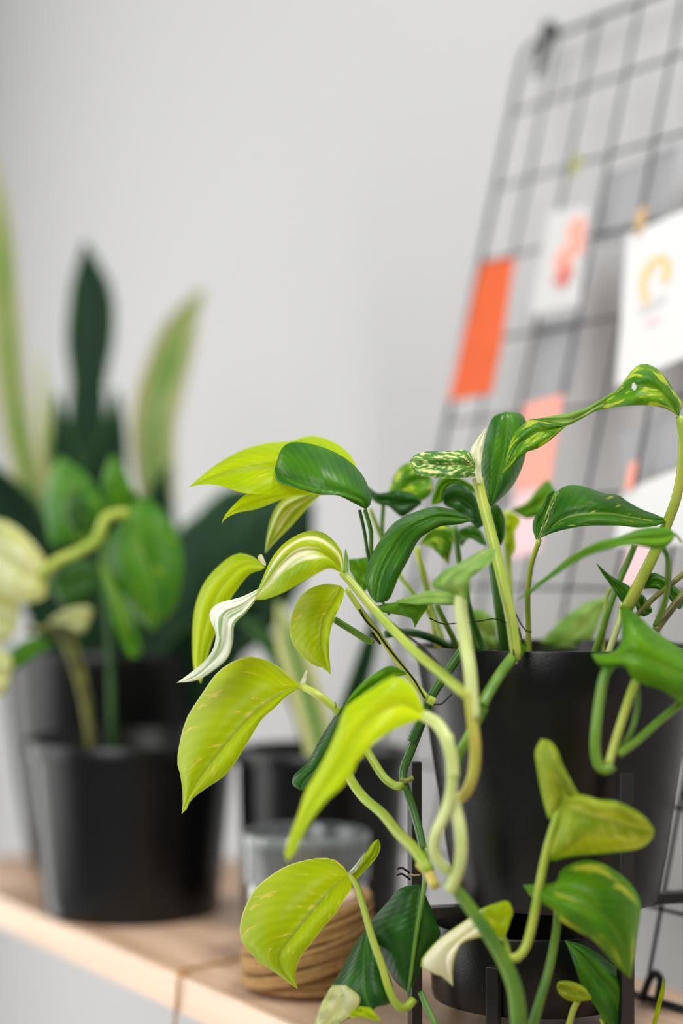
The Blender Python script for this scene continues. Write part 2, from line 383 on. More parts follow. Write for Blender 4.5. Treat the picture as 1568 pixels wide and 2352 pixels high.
# tall pot behind it
TX, TY = -.156, 1.292
tp = thing('potted_snake_plant', (TX, TY, ZS), 'dark snake plant with tall pointed leaves in the tallest black pot at far left', 'potted plant')
lathe('pot', [(.056, 0), (.0595, .001), (.062, .004), (.067, .03), (.073, .07), (.078, .11), (.0805, .145), (.0808, .152), (.0800, .1535), (.0780, .1535), (.0775, .150), (.072, .10), (.060, .01)], (TX, TY, ZS), M['pot2'], tp, 80)
soil(tp, (TX, TY, ZS), .0750, .136)
# middle pot
MX, MY = -.0120, 1.088
mp_ = thing('potted_strap_plant', (MX, MY, ZS), 'black rimmed pot with a few pale edged strap leaves behind the glass jar', 'potted plant')
lathe('pot', pot_profile(.0500, .0460, .1040, lip=.008), (MX, MY, ZS), M['pot2'], mp_, 80)
soil(mp_, (MX, MY, ZS), .0455, .094)

# ------------------------------------------------------------------ glass jar
g = bpy.data.materials.new('clear_glass'); g.use_nodes = True
b_ = g.node_tree.nodes['Principled BSDF']; b_.inputs['Transmission Weight'].default_value = 1; b_.inputs['Roughness'].default_value = .02; b_.inputs['IOR'].default_value = 1.48
b_.inputs['Base Color'].default_value = (.93, .97, .96, 1)
M['wax'] = plain('black_wax', (.015, .016, .017), .35, .1, 200)
JX, JY = -.0196, .992
jr = thing('glass_jar', (JX, JY, ZS), 'greyish glass jar with black filling between the ball of twine and the middle pot', 'jar')
lathe('glass', [(.0290, 0), (.0320, .0010), (.0332, .003), (.0335, .0645), (.0339, .0665), (.0331, .0680), (.0312, .0680), (.0303, .0665), (.0303, .0085), (.0285, .0065)], (JX, JY, ZS), g, jr, 72)
g2 = bpy.data.materials.new('glare_glass'); g2.use_nodes = True
b2 = g2.node_tree.nodes['Principled BSDF']; b2.inputs['Transmission Weight'].default_value = .80; b2.inputs['Roughness'].default_value = .10; b2.inputs['Base Color'].default_value = (.60, .64, .64, 1)
lathe('glare_collar', [(.0336, .0430), (.0346, .0440), (.0348, .0640), (.0352, .0670), (.0342, .0690), (.0318, .0690), (.0312, .0684), (.0332, .0679), (.0340, .0664), (.0336, .0640)], (JX, JY, ZS), g2, jr, 72)  # added grey collar imitating bright reflections in the thick clear glass
lathe('black_filling', [(.0280, .0068), (.0300, .0088), (.0301, .0440), (.0296, .0450), (.0280, .0448)], (JX, JY, ZS), M['wax'], jr, 56)

# ------------------------------------------------------------------ ball of twine
def twine_mat(name, c1, c2):
    m, n, l, b = nt(name)
    tc = n.new('ShaderNodeTexCoord'); wv = n.new('ShaderNodeTexNoise'); wv.inputs['Scale'].default_value = 420; wv.inputs['Detail'].default_value = 3
    l.new(tc.outputs['Object'], wv.inputs['Vector'])
    l.new(mixc(n, l, wv.outputs[0], c1, c2), b.inputs['Base Color']); b.inputs['Roughness'].default_value = .9
    bp = n.new('ShaderNodeBump'); bp.inputs['Strength'].default_value = .8; bp.inputs['Distance'].default_value = .0008; l.new(wv.outputs[0], bp.inputs['Height']); l.new(bp.outputs[0], b.inputs['Normal'])
    return m
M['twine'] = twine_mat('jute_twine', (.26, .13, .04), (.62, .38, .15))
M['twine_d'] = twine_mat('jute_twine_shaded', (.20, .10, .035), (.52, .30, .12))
M['spool'] = plain('pale_card_core', (.80, .60, .44), .8)
WX, WY = -.0170, .922
tw = thing('twine_ball', (WX, WY, ZS), 'ball of brown jute twine on the shelf in front of the glass jar', 'twine')
lathe('core', [(.012, .001), (.0245, .0015), (.0255, .004), (.0265, .02), (.0262, .036), (.0245, .0478), (.0225, .0492), (.010, .0492), (.009, .046), (.009, .003)], (WX, WY, ZS), M['spool'], tw, 40)
def wrap(z, r, tilt, az, rad, mat):
    pts = []
    for k in range(49):
        a = 2 * math.pi * k / 48
        pts.append(Vector((WX, WY, ZS + z)) + Vector((r * math.cos(a), r * math.sin(a), tilt * math.cos(a - az))))
    v, f = tube_geo(pts, rad, 6, caps=False)
    return new_obj('twine_strand', v, f, mat, tw)
k = 0
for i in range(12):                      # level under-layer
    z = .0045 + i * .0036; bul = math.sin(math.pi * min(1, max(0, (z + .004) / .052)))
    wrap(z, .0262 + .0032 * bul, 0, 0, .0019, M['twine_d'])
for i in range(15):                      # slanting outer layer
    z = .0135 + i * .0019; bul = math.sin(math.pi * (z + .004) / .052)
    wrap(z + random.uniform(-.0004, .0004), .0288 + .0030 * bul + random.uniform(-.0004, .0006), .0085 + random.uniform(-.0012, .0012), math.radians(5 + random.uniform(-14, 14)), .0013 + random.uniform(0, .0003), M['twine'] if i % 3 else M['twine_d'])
le = []
for (x, y) in [(585, 2232), (560, 2202), (500, 2212), (445, 2222), (405, 2232), (375, 2247)]:
    q = P(x, y, 1.0); kk = (CAMZ - ZS - .0012) / (CAMZ - q.z); le.append(Vector((0, 0, CAMZ)) + (q - Vector((0, 0, CAMZ))) * kk)
last = le[-1]
nn = (last - S(0, 0)).dot(N)
edge = last - N * (nn + .0022)
edge.z = ZS + .0012
le[-1] = last - N * (nn - .004)
le += [edge, edge - N * .0006 + Vector((0, 0, -.006)), edge + U * -.004 + Vector((0, 0, -.022)), edge - U * .010 + Vector((0, 0, -.06)), edge - U * .016 + Vector((0, 0, -.11))]
le = [Vector(q) for q in crom([tuple(q) + (0,) for q in le], 60)[:, :3]]
v, f = tube_geo(le, .0009, 6); new_obj('loose_end', v, f, M['twine'], tw)

# ------------------------------------------------------------------ wire grid panel leaning on the wall
PH = math.radians(14)
GO = S(0, .17); GW = Vector((0, 0, math.cos(PH))) + N * math.sin(PH); GN = (U.cross(GW)).normalized()
if GN.y > 0: GN = -GN                     # towards the viewer
def G(a, b, o=0): return GO + U * a + GW * (b + .0022) + GN * o
grid = thing('wire_grid_panel', G(.149, 0), 'dark wire grid memo panel leaning against the white wall with cards on it', 'memo panel')
GA0, GB1, GA1 = .149, .571, .630
def wire(name, pts, r, mat=None, par=grid): 
    v, f = tube_geo(pts, r, 8); return new_obj(name, v, f, mat or M['wire'], par)
c_ = .012
fr = []
for (ca, cb, q0) in ((GA0 + c_, GB1 - c_, 180), (GA1 - c_, GB1 - c_, 90), (GA1 - c_, c_, 0), (GA0 + c_, c_, -90)):
    for s in range(7):
        an = math.radians(q0 - 15 * s); fr.append(G(ca + c_ * math.cos(an), cb + c_ * math.sin(an)))
fr.append(fr[0]); wire('frame', fr, .0017)
for a in [.187 + .0405 * i for i in range(11)]:
    wire('vertical_wire', [G(a, .001, .0018), G(a, GB1 - .001, .0016)], .0010)
for b in (.524, .4715, .4195, .3640, .3110, .2575, .2035, .1500, .0930, .0430):
    wire('horizontal_wire', [G(GA0 + .001, b, -.0002), G(GA1 - .001, b, -.0002)], .0010)
# bent loop of the foot
def ab(x, y, o=0):
    r_ = P(x, y, 1.0) - Vector((0, 0, CAMZ)); q = GO + GN * o
    t_ = (q - Vector((0, 0, CAMZ))).dot(GN) / r_.dot(GN)
    p_ = Vector((0, 0, CAMZ)) + r_ * t_ - q
    return p_.dot(U), p_.dot(GW) - .0022
ft = [G(*ab(x, y), .0045) for (x, y) in [(1488, 2300), (1498, 2275), (1507, 2252), (1520, 2238), (1532, 2252), (1530, 2275), (1524, 2305)]]
wire('foot_loop', [Vector(q) for q in crom([tuple(q) + (0,) for q in ft], 30)[:, :3]], .0019)
# black hook at the top corner
hk = thing('wall_hook', G(.181, .560, .004), 'small black hook holding the top corner of the wire grid', 'hook')
v, f = tube_geo([G(.182, .574, .006), G(.182, .566, .007), G(.1815, .556, .0075), G(.180, .546, .006), G(.178, .541, .0065)], [.0035, .0042, .0036, .0028, .0022], 10)
new_obj('hook_body', v, f, M['stand'], hk)
lathe_loc = G(.182, .574, .006)
v, f = tube_geo([G(.182, .574, .001), G(.182, .574, .009)], [.0042, .0042], 12); new_obj('hook_head', v, f, M['stand'], hk)

def card(name, px, mat, label, cat, o=.0042, th=.0004, curl=0.0):
    """sheet on the panel; px = corner pixels in order, snapped onto the panel plane"""
    q = [ab(x, y, o) for x, y in px]
    top = [G(a, b, o + th) for a, b in q]; bot = [G(a, b, o - th) for a, b in q]; n_ = len(q)
    fs = [tuple(range(n_)), tuple(range(2 * n_ - 1, n_ - 1, -1))] + [(i, i + n_, (i + 1) % n_ + n_, (i + 1) % n_) for i in range(n_)]
    ob = new_obj(name, top + bot, fs, mat, None, smooth=False)
    return tag(ob, label, cat)
def printed(parent, name, pts, wpx, mat, o):
    """flat printed stroke lying on a card"""
    c = crom(pts, 18); v, f = [], []
    for i in range(18):
        tg = c[min(i + 1, 17)] - c[max(i - 1, 0)]; tg = tg / (np.linalg.norm(tg) + 1e-9)
        for s in (-1, 1):
            v.append(G(*ab(c[i][0] - tg[1] * wpx / 2 * s, c[i][1] + tg[0] * wpx / 2 * s, o), o))
    f = [(2 * i, 2 * i + 1, 2 * i + 3, 2 * i + 2) for i in range(17)]
    return new_obj(name, v, f, mat, parent, smooth=False)
M['orange'] = plain('orange_card', (.66, .10, .02), .6, 0, 1, .3, .12)
M['white'] = plain('white_paper', (.66, .66, .655), .7)
M['offwhite'] = plain('off_white_paper', (.55, .55, .545), .7)
M['grey'] = plain('grey_print', (.30, .30, .31), .7)
M['midgrey'] = plain('mid_grey_print', (.30, .30, .31), .7)
M['salmon'] = plain('salmon_print', (.85, .34, .26), .7)
M['rose'] = plain('rose_print', (.60, .16, .13), .7)
M['pink'] = plain('pale_pink_paper', (.82, .55, .58), .7)
M['mauve'] = plain('mauve_print', (.50, .30, .36), .7)
M['gold'] = plain('gold_print', (.82, .52, .22), .6)
card('orange_card', [(1106, 606), (1181, 592), (1150, 795), (1128, 903), (1030, 922)], M['orange'], 'bright orange card on the left edge of the wire grid', 'card', o=.0052)
cd = card('bow_card', [(1262, 488), (1352, 470), (1330, 700), (1218, 724)], M['offwhite'], 'white card with a salmon and red twisted ribbon print, right of the orange card', 'card')
printed(cd, 'ribbon_print', [(1338, 505), (1318, 530), (1325, 560), (1300, 585), (1288, 600), (1300, 625)], 34, M['salmon'], .0050)
printed(cd, 'knot_print', [(1302, 612), (1296, 630), (1280, 655)], 30, M['rose'], .0053)
cd = card('arch_card', [(1440, 540), (1600, 470), (1600, 810), (1415, 890)], M['white'], 'large white card with a gold arch print at the right of the wire grid', 'card')
printed(cd, 'arch_print', [(1484, 700), (1476, 650), (1492, 612), (1520, 592), (1532, 612), (1524, 650)], 18, M['gold'], .0050)
printed(cd, 'line_print', [(1468, 716), (1500, 698), (1526, 682)], 14, M['offwhite'], .0051)
printed(cd, 'star_print', [(1482, 742), (1498, 736), (1512, 732)], 14, M['pink'], .0051)
card('grey_photo', [(1388, 402), (1470, 372), (1556, 330), (1530, 500), (1440, 556), (1372, 560)], M['grey'], 'plain grey photo tucked above the gold arch card', 'photo', o=-.0035)
card('shadowy_photo', [(1238, 742), (1345, 716), (1312, 900), (1205, 932)], M['grey'], 'small dark grey photo below the ribbon print card', 'photo', o=-.0035)
card('salmon_tag', [(1206, 930), (1292, 906), (1262, 1110), (1184, 1130)], M['salmon'], 'salmon pink paper tag behind the topmost dark pothos leaf', 'tag', o=.0045)
card('pink_note', [(1182, 1135), (1258, 1115), (1236, 1268), (1168, 1284)], M['pink'], 'pale pink paper note hanging below the salmon tag', 'note', o=.0045)
card('pink_tag', [(1452, 1225), (1516, 1228), (1482, 1352), (1420, 1350)], M['pink'], 'pink paper tag behind the right hand pothos stems', 'tag', o=.0045)
card('white_note', [(1430, 1130), (1600, 1060), (1600, 1250), (1410, 1256)], M['white'], 'blank white note behind the right hand pothos stems', 'note', o=.0030)
card('grey_print', [(1420, 1000), (1580, 930), (1580, 1060), (1436, 1122)], M['grey'], 'light grey print below the gold arch card', 'photo', o=-.0035)
card('peach_clip', [(1447, 1062), (1463, 1058), (1452, 1122), (1434, 1126)], M['salmon'], 'tiny peach clip over the right hand grid wire', 'clip', o=.0055)
card('green_clip', [(1322, 352), (1334, 350), (1326, 398), (1308, 404)], plain('olive_clip', (.35, .36, .10), .5), 'tiny olive green clip on the wire above the ribbon card', 'clip', o=.0055)
card('orange_clip', [(1462, 488), (1486, 470), (1478, 520), (1460, 545)], plain('tan_clip', (.55, .34, .14), .5), 'tiny tan clip at the top of the gold arch card', 'clip', o=.0055)

# ------------------------------------------------------------------ main pothos: vines and leaves (nearest the focus at about 0.80 m)
m_ = main
def L(*a, **k): return leaf(m_, *a, **k)
def T(*a, **k): return stem(m_, *a, **k)
# upper left cluster
L('1', [(1100, 420), (1095, 300), (1050, 215), (950, 140), (820, 106), (700, 138), (560, 150), (420, 188), (280, 260), (180, 335), (85, 415)],
  [(1100, 420), (900, 440), (700, 460), (520, 458), (400, 448), (290, 410), (190, 398), (85, 415)], (.835, .815, .825), M['lf_bright'],
  M=[(1100, 420), (900, 300), (650, 290), (400, 320), (200, 375), (85, 415)], e=(.018, -.010))
L('1', [(900, 436), (700, 436), (560, 436), (430, 460), (350, 530), (300, 590), (285, 635)], [(900, 462), (720, 468), (640, 490), (500, 545), (380, 568), (310, 603), (285, 635)],
  (.83, .822, .815), M['lf_bright'], e=(-.004, .008), bulge=.002)
L('1', [(1150, 550), (1185, 500), (1160, 400), (1100, 305), (1000, 225), (860, 165), (710, 145), (640, 190), (606, 290)],
  [(1150, 550), (1080, 512), (980, 466), (880, 460), (760, 430), (690, 408), (620, 385), (603, 340), (606, 290)], (.805, .795, .812), M['lf_dark'],
  M=[(1150, 550), (1130, 490), (1000, 455), (860, 435), (720, 395), (625, 330), (606, 290)], e=(.020, -.004))  # shaded part of the bright leaf, built as a separate dark leaf
L('1', [(545, 815), (556, 700), (588, 580), (650, 490), (760, 455), (880, 448)], [(545, 815), (600, 750), (690, 660), (780, 560), (860, 480), (890, 455)], (.84, .845, .84), M['lf_var'], e=(.008, .008))
L('1', [(540, 890), (495, 845), (440, 820), (390, 812), (310, 850), (200, 960), (140, 1080), (115, 1200), (108, 1350), (118, 1510), (160, 1596)],
  [(545, 900), (520, 915), (450, 940), (370, 1040), (330, 1100), (290, 1200), (240, 1310), (200, 1430), (182, 1520), (160, 1596)], (.825, .835, .84), M['lf_lime'], e=(.012, .004))
L('1', [(1010, 925), (1012, 830), (970, 750), (900, 690), (820, 675), (740, 700), (650, 760), (580, 850), (530, 960), (478, 1092)],
  [(1005, 930), (930, 905), (850, 940), (760, 990), (650, 1050), (560, 1085), (515, 1092), (478, 1092)], (.795, .785, .80), M['lf_var'],
  M=[(1008, 928), (940, 840), (850, 790), (740, 800), (640, 880), (560, 990), (478, 1092)], e=(.014, -.006))
L('1', [(505, 1025), (400, 1075), (270, 1110), (215, 1160), (218, 1220), (248, 1290), (235, 1380), (180, 1460), (90, 1535), (15, 1590)],
  [(490, 1092), (430, 1170), (360, 1240), (352, 1340), (320, 1440), (230, 1520), (130, 1575), (15, 1590)], (.80, .79, .795), M['lf_white'],
  M=[(495, 1060), (400, 1140), (310, 1190), (310, 1290), (280, 1400), (200, 1490), (110, 1560), (15, 1590)], e=(.010, -.006))
L('1', [(1000, 1008), (920, 994), (820, 1020), (750, 1080), (702, 1190), (694, 1290), (720, 1370), (780, 1440), (840, 1485), (890, 1500), (940, 1542)],
  [(1003, 1010), (1022, 1040), (1000, 1120), (962, 1200), (936, 1290), (930, 1400), (935, 1480), (940, 1542)], (.81, .80, .80), M['lf_hero'],
  M=[(1000, 1012), (945, 1120), (895, 1220), (880, 1350), (900, 1450), (940, 1542)], e=(.014, -.006))
L('1', [(1803, 614), (1700, 560), (1568, 532), (1440, 565), (1330, 620), (1250, 710), (1180, 830), (1145, 950), (1165, 1050), (1210, 1110)],
  [(1803, 614), (1700, 640), (1600, 650), (1520, 690), (1463, 739), (1400, 860), (1345, 960), (1310, 1050), (1280, 1098), (1210, 1110)], (.825, .80, .79), M['lf_dark'],
  e=(.018, -.004), bulge=.006)
L('1', [(1045, 848), (1110, 842), (1190, 832), (1200, 860)], [(1050, 915), (1100, 1000), (1140, 1042), (1200, 960)], (.84, .84, .84), M['lf_green'], bulge=.002)
# flattened, near edge-on leaf, its top glare as a pale strip, and pale leaf on the foreground stem
L('l', [(890, 432), (700, 400), (500, 412), (315, 450), (360, 487), (480, 507), (560, 520), (590, 560), (600, 605)], [(890, 440), (715, 436), (695, 460), (640, 540), (600, 605)],
  (.775, .785, .79), M['lf_green'], e=(.008, 0), bulge=.002)
L('l', [(935, 440), (900, 370), (820, 340), (720, 332), (600, 362), (470, 405)], [(935, 470), (880, 440), (800, 428), (710, 430), (590, 430), (470, 420)], (.760, .772, .785), M['lf_pale'], e=(.006, -.004), bulge=.002)
L('l', [(930, 400), (840, 345), (720, 300), (820, 185), (930, 130), (1080, 45), (1185, 28)], [(985, 420), (1000, 330), (1010, 245), (1090, 185), (1170, 110), (1185, 28)], (.750, .745, .765), M['lf_pale'], e=(.012, -.004))
# big lime leaf out of focus and the leaf behind it, its shadowed part coloured deep green
L('3', [(1510, 490), (1480, 400), (1420, 300), (1330, 258), (1240, 310), (1130, 380), (1040, 450), (1000, 560), (940, 700), (870, 830), (810, 930), (770, 1060), (720, 1190), (688, 1300), (704, 1340)],
  [(1512, 502), (1400, 540), (1310, 580), (1210, 650), (1160, 710), (1105, 770), (1090, 820), (1020, 910), (940, 980), (860, 1080), (800, 1180), (750, 1290), (704, 1340)],
  (.745, .722, .715), M['lf_lime'], M=[(1510, 495), (1350, 420), (1150, 560), (1000, 800), (860, 1000), (760, 1180), (704, 1340)], e=(.010, -.006))
L('3', [(1400, 240), (1310, 200), (1220, 240), (1120, 320), (1040, 420)], [(1400, 250), (1330, 270), (1240, 330), (1130, 400), (1040, 450)], (.785, .775, .77), M['lf_green'], bulge=.003)
L('3', [(1060, 420), (1000, 470), (900, 620), (830, 750), (750, 830), (736, 890), (790, 926)], [(1080, 480), (1050, 640), (980, 780), (900, 870), (850, 905), (790, 926)], (.785, .79, .79), M['lf_deep'], e=(.006, 0), bulge=.003)
# the sharp flecked leaf
L('3', [(785, 312), (700, 240), (620, 182), (550, 155), (480, 147), (400, 170), (300, 240), (200, 380), (130, 490), (95, 590), (75, 690), (67, 760), (85, 830), (95, 900), (100, 990), (93, 1062)],
  [(788, 325), (710, 370), (640, 440), (560, 510), (510, 590), (450, 690), (400, 770), (330, 850), (240, 910), (150, 980), (120, 1040), (93, 1062)], (.802, .800, .805), M['lf_hero'],
  M=[(786, 318), (660, 370), (480, 510), (320, 690), (180, 880), (93, 1062)], e=(.020, -.004), bulge=.005)
# lower flecked leaf with its rolled young leaf
L('6', [(880, 490), (840, 430), (780, 385), (690, 370), (560, 390), (430, 430), (300, 510), (200, 600), (140, 710), (100, 830), (98, 940), (130, 1010), (180, 1062), (215, 1112), (330, 1185), (420, 1250), (515, 1320)],
  [(890, 500), (900, 590), (860, 650), (780, 780), (690, 880), (600, 1000), (530, 1090), (500, 1180), (495, 1240), (515, 1320)], (.800, .795, .80), M['lf_hero'],
  M=[(882, 495), (780, 570), (630, 740), (500, 900), (380, 1060), (400, 1180), (515, 1320)], e=(.018, -.006), bulge=.005)
L('6', [(868, 488), (940, 420), (1000, 340), (1050, 265), (1092, 234)], [(940, 525), (1000, 460), (1080, 370), (1108, 290), (1092, 234)], (.80, .795, .79), M['lf_bright'], e=(.004, .004), name='young_leaf')
L('6', [(866, 490), (930, 420), (985, 345), (1000, 330)], [(905, 500), (940, 460), (975, 400), (1000, 330)], (.799, .794, .79), M['lf_white'], bulge=.001, name='leaf_sheath')
# dark leaves at the bottom
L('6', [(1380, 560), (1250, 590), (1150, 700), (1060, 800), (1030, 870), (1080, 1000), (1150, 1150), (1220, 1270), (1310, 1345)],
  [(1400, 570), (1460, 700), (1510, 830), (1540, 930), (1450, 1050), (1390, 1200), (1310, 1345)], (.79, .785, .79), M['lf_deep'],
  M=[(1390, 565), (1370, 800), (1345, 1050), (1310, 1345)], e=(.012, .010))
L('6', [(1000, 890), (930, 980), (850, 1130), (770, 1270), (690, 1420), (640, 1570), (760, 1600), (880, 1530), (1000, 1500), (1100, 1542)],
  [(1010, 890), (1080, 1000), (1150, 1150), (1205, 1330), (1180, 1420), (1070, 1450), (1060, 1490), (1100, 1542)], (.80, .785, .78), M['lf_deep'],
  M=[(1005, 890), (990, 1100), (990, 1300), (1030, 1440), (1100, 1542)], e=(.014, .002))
L('6', [(760, 1290), (690, 1410), (640, 1560), (660, 1640)], [(860, 1290), (960, 1380), (900, 1500), (700, 1640)], (.778, .776, .774), M['bl_cream'], bulge=.002)
L('6', [(960, 1440), (880, 1505), (900, 1530)], [(1040, 1450), (1105, 1545), (960, 1510)], (.776, .776, .776), M['lf_bright'], bulge=.001)
# heart leaf seen from behind, two raised halves
L('4', [(880, 1170), (800, 1275), (770, 1220), (740, 1100), (715, 960), (708, 870), (745, 800)], [(965, 1122), (915, 1035), (872, 950), (842, 870), (800, 815), (745, 800)], (.745, .735, .742), M['lf_under'],
  M=[(900, 1160), (860, 1060), (800, 930), (745, 800)], e=(.012, .008))
L('4', [(885, 1150), (970, 1125), (1080, 1155), (1180, 1165), (1280, 1210), (1360, 1270), (1402, 1335)], [(850, 1200), (800, 1400), (790, 1512), (900, 1490), (1050, 1475), (1200, 1460), (1320, 1440), (1385, 1390), (1402, 1335)],
  (.742, .730, .738), M['lf_under'], M=[(870, 1170), (1000, 1220), (1180, 1280), (1402, 1335)], e=(-.004, .016))
L('5', [(640, 760), (830, 745), (848, 690), (910, 640), (1000, 615), (1080, 625), (1180, 680), (1260, 750), (1315, 840), (1325, 900), (1300, 1080), (1265, 1310)],
  [(640, 764), (690, 830), (820, 910), (860, 970), (960, 1030), (1060, 1090), (1120, 1160), (1180, 1230), (1265, 1310)], (.755, .735, .750), M['lf_patch'],
  M=[(640, 762), (800, 800), (960, 850), (1120, 960), (1220, 1120), (1265, 1310)], e=(.016, .006), bulge=.006)
L('5', [(880, 1080), (990, 1110), (1080, 1160), (1180, 1240), (1262, 1312), (1285, 1390), (1270, 1470), (1240, 1600)], [(880, 1080), (905, 1140), (940, 1230), (962, 1300), (1000, 1380), (1060, 1470), (1120, 1560), (1200, 1640)],
  (.79, .785, .79), M['lf_dark'], e=(.012, -.004))
L('5', [(1035, 1405), (990, 1350), (920, 1320), (850, 1320), (833, 1352)], [(1035, 1430), (960, 1437), (900, 1432), (850, 1392), (833, 1352)], (.78, .778, .78), M['lf_under'], bulge=.002)
L('5', [(530, 1080), (578, 920), (550, 860), (480, 870), (390, 902), (300, 970), (170, 1060), (80, 1150), (42, 1225), (110, 1272), (170, 1292), (232, 1350)],
  [(525, 1085), (430, 1062), (340, 1075), (280, 1102), (245, 1170), (230, 1260), (232, 1350)], (.765, .755, .765), M['lf_cream'],
  M=[(528, 1082), (440, 970), (330, 1030), (200, 1150), (190, 1240), (232, 1350)], e=(.010, -.004))
L('5', [(1380, 1590), (1410, 1470), (1440, 1360), (1455, 1290)], [(1410, 1590), (1440, 1470), (1462, 1370), (1455, 1290)], (.79, .79, .79), M['lf_bright'], bulge=.001)
L('5', [(400, 900), (480, 868), (552, 856), (580, 915)], [(400, 960), (450, 1010), (520, 1070), (580, 925)], (.752, .750, .752), M['lf_bright'], bulge=.002)
# large leaf over the rim on the right
L('4', [(1036, 306), (1140, 300), (1200, 265), (1212, 150), (1200, 35), (1240, 35), (1310, 85), (1400, 170), (1500, 240), (1620, 330), (1760, 500)],
  [(1038, 312), (1080, 378), (1150, 388), (1230, 382), (1265, 440), (1350, 490), (1450, 520), (1568, 600), (1660, 620), (1760, 500)], (.745, .735, .755), M['lf_green'],
  M=[(1036, 309), (1180, 335), (1280, 330), (1420, 370), (1580, 440), (1760, 500)], e=(.016, .004))
# top right: the long twisted leaf
L('2', [(1545, 350), (1562, 270), (1520, 210), (1480, 140), (1430, 82), (1370, 46), (1320, 42), (1270, 75), (1220, 140), (1170, 200), (1120, 228)],
  [(1540, 352), (1480, 312), (1400, 291), (1300, 285), (1200, 292), (1130, 300), (1090, 305)], (.80, .79, .80), M['lf_gold'], M=[(1543, 351), (1450, 210), (1340, 170), (1250, 190), (1105, 262)], e=(.014, -.006))
L('2', [(1190, 185), (1080, 250), (1000, 295), (900, 330), (780, 350), (690, 366)], [(1130, 300), (1040, 326), (960, 371), (880, 406), (780, 392), (690, 366)], (.80, .803, .81), M['lf_pale'], bulge=.002)
L('2', [(890, 400), (760, 385), (690, 364), (650, 375), (610, 410), (570, 450), (540, 520), (515, 620), (490, 692)], [(880, 406), (820, 460), (760, 510), (700, 545), (640, 565), (580, 620), (530, 665), (490, 692)],
  (.812, .805, .79), M['lf_gold'], e=(.008, -.004))
v_ = L('2', [(1262, 178), (1275, 150), (1295, 170)], [(1268, 190), (1285, 198), (1295, 170)], (.786, .785, .786), plain('pale_spot', (.8, .8, .82), .5), bulge=0, name='leaf_spot', NL=8, NC=2)
L('2', [(520, 322), (450, 350), (410, 430), (385, 540), (370, 650), (378, 730), (400, 820), (430, 892)], [(520, 322), (600, 332), (638, 375), (648, 480), (637, 580), (610, 670), (560, 765), (500, 830), (430, 892)],
  (.825, .815, .81), M['lf_dark'], e=(.004, .014))
L('2', [(405, 415), (345, 490), (308, 560), (318, 650), (348, 745)], [(405, 415), (388, 500), (374, 600), (374, 680), (378, 750)], (.81, .803, .80), M['sheath'], bulge=.002, name='leaf_sheath')
L('t', [(985, 100), (900, 15), (760, 25), (560, 25), (440, 60), (392, 110)], [(985, 250), (900, 265), (700, 268), (560, 255), (450, 225), (392, 115)], (.80, .79, .795), M['lf_marble'], e=(.010, -.008), bulge=.004)
# leaves inside the crown
L('t', [(180, 470), (215, 350), (270, 220), (340, 145), (430, 130), (540, 200), (590, 280)], [(190, 490), (300, 520), (420, 500), (520, 460), (590, 400), (600, 330), (590, 280)], (.875, .87, .87), M['lf_gold'], e=(.008, -.004))
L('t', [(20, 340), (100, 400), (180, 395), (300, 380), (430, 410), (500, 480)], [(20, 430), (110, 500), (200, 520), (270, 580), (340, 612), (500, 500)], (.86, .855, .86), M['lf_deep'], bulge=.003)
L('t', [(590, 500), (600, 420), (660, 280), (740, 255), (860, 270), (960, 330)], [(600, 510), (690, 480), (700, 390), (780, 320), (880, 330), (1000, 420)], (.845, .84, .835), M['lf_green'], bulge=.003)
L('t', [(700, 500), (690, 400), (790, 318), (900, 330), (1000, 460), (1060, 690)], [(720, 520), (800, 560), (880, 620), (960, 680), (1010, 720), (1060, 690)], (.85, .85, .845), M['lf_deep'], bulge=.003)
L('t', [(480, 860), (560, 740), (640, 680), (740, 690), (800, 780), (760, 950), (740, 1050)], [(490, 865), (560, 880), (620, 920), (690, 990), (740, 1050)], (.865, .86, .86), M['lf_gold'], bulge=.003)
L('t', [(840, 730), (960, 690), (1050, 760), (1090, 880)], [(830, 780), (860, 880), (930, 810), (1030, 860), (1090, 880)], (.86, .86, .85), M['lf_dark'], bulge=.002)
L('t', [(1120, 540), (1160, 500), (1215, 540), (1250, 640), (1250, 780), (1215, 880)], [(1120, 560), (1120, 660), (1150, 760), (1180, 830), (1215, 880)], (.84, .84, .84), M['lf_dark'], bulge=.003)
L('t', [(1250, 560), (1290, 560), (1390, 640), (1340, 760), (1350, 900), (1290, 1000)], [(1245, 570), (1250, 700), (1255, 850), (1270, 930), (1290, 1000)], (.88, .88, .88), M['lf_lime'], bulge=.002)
# right hand leaves
L('2', [(722, 1062), (760, 960), (790, 862), (830, 790), (880, 762), (950, 760), (1040, 785), (1110, 810), (1180, 815), (1240, 855), (1320, 900), (1400, 930), (1482, 966)],
  [(726, 1072), (800, 1040), (900, 1015), (1000, 1000), (1100, 998), (1200, 1000), (1300, 1010), (1400, 1002), (1482, 974)], (.81, .80, .81), M['lf_goldedge'],
  M=[(724, 1066), (860, 960), (1000, 930), (1150, 930), (1320, 960), (1482, 970)], e=(.016, -.006))
L('2', [(805, 790), (770, 812), (735, 880), (685, 960), (678, 1020), (700, 1092)], [(812, 800), (790, 880), (765, 950), (735, 1020), (715, 1090)], (.822, .82, .812), M['lf_dark'], bulge=.002)
L('2', [(810, 795), (775, 880), (745, 960), (705, 1080)], [(840, 800), (800, 880), (770, 970), (720, 1085)], (.805, .803, .803), M['lf_marble'], bulge=.001, name='leaf_sheath')
L('2', [(810, 790), (765, 728), (700, 790), (640, 860), (550, 905)], [(800, 860), (740, 930), (690, 950), (630, 955), (550, 908)], (.89, .90, .90), M['lf_green'], bulge=.003)
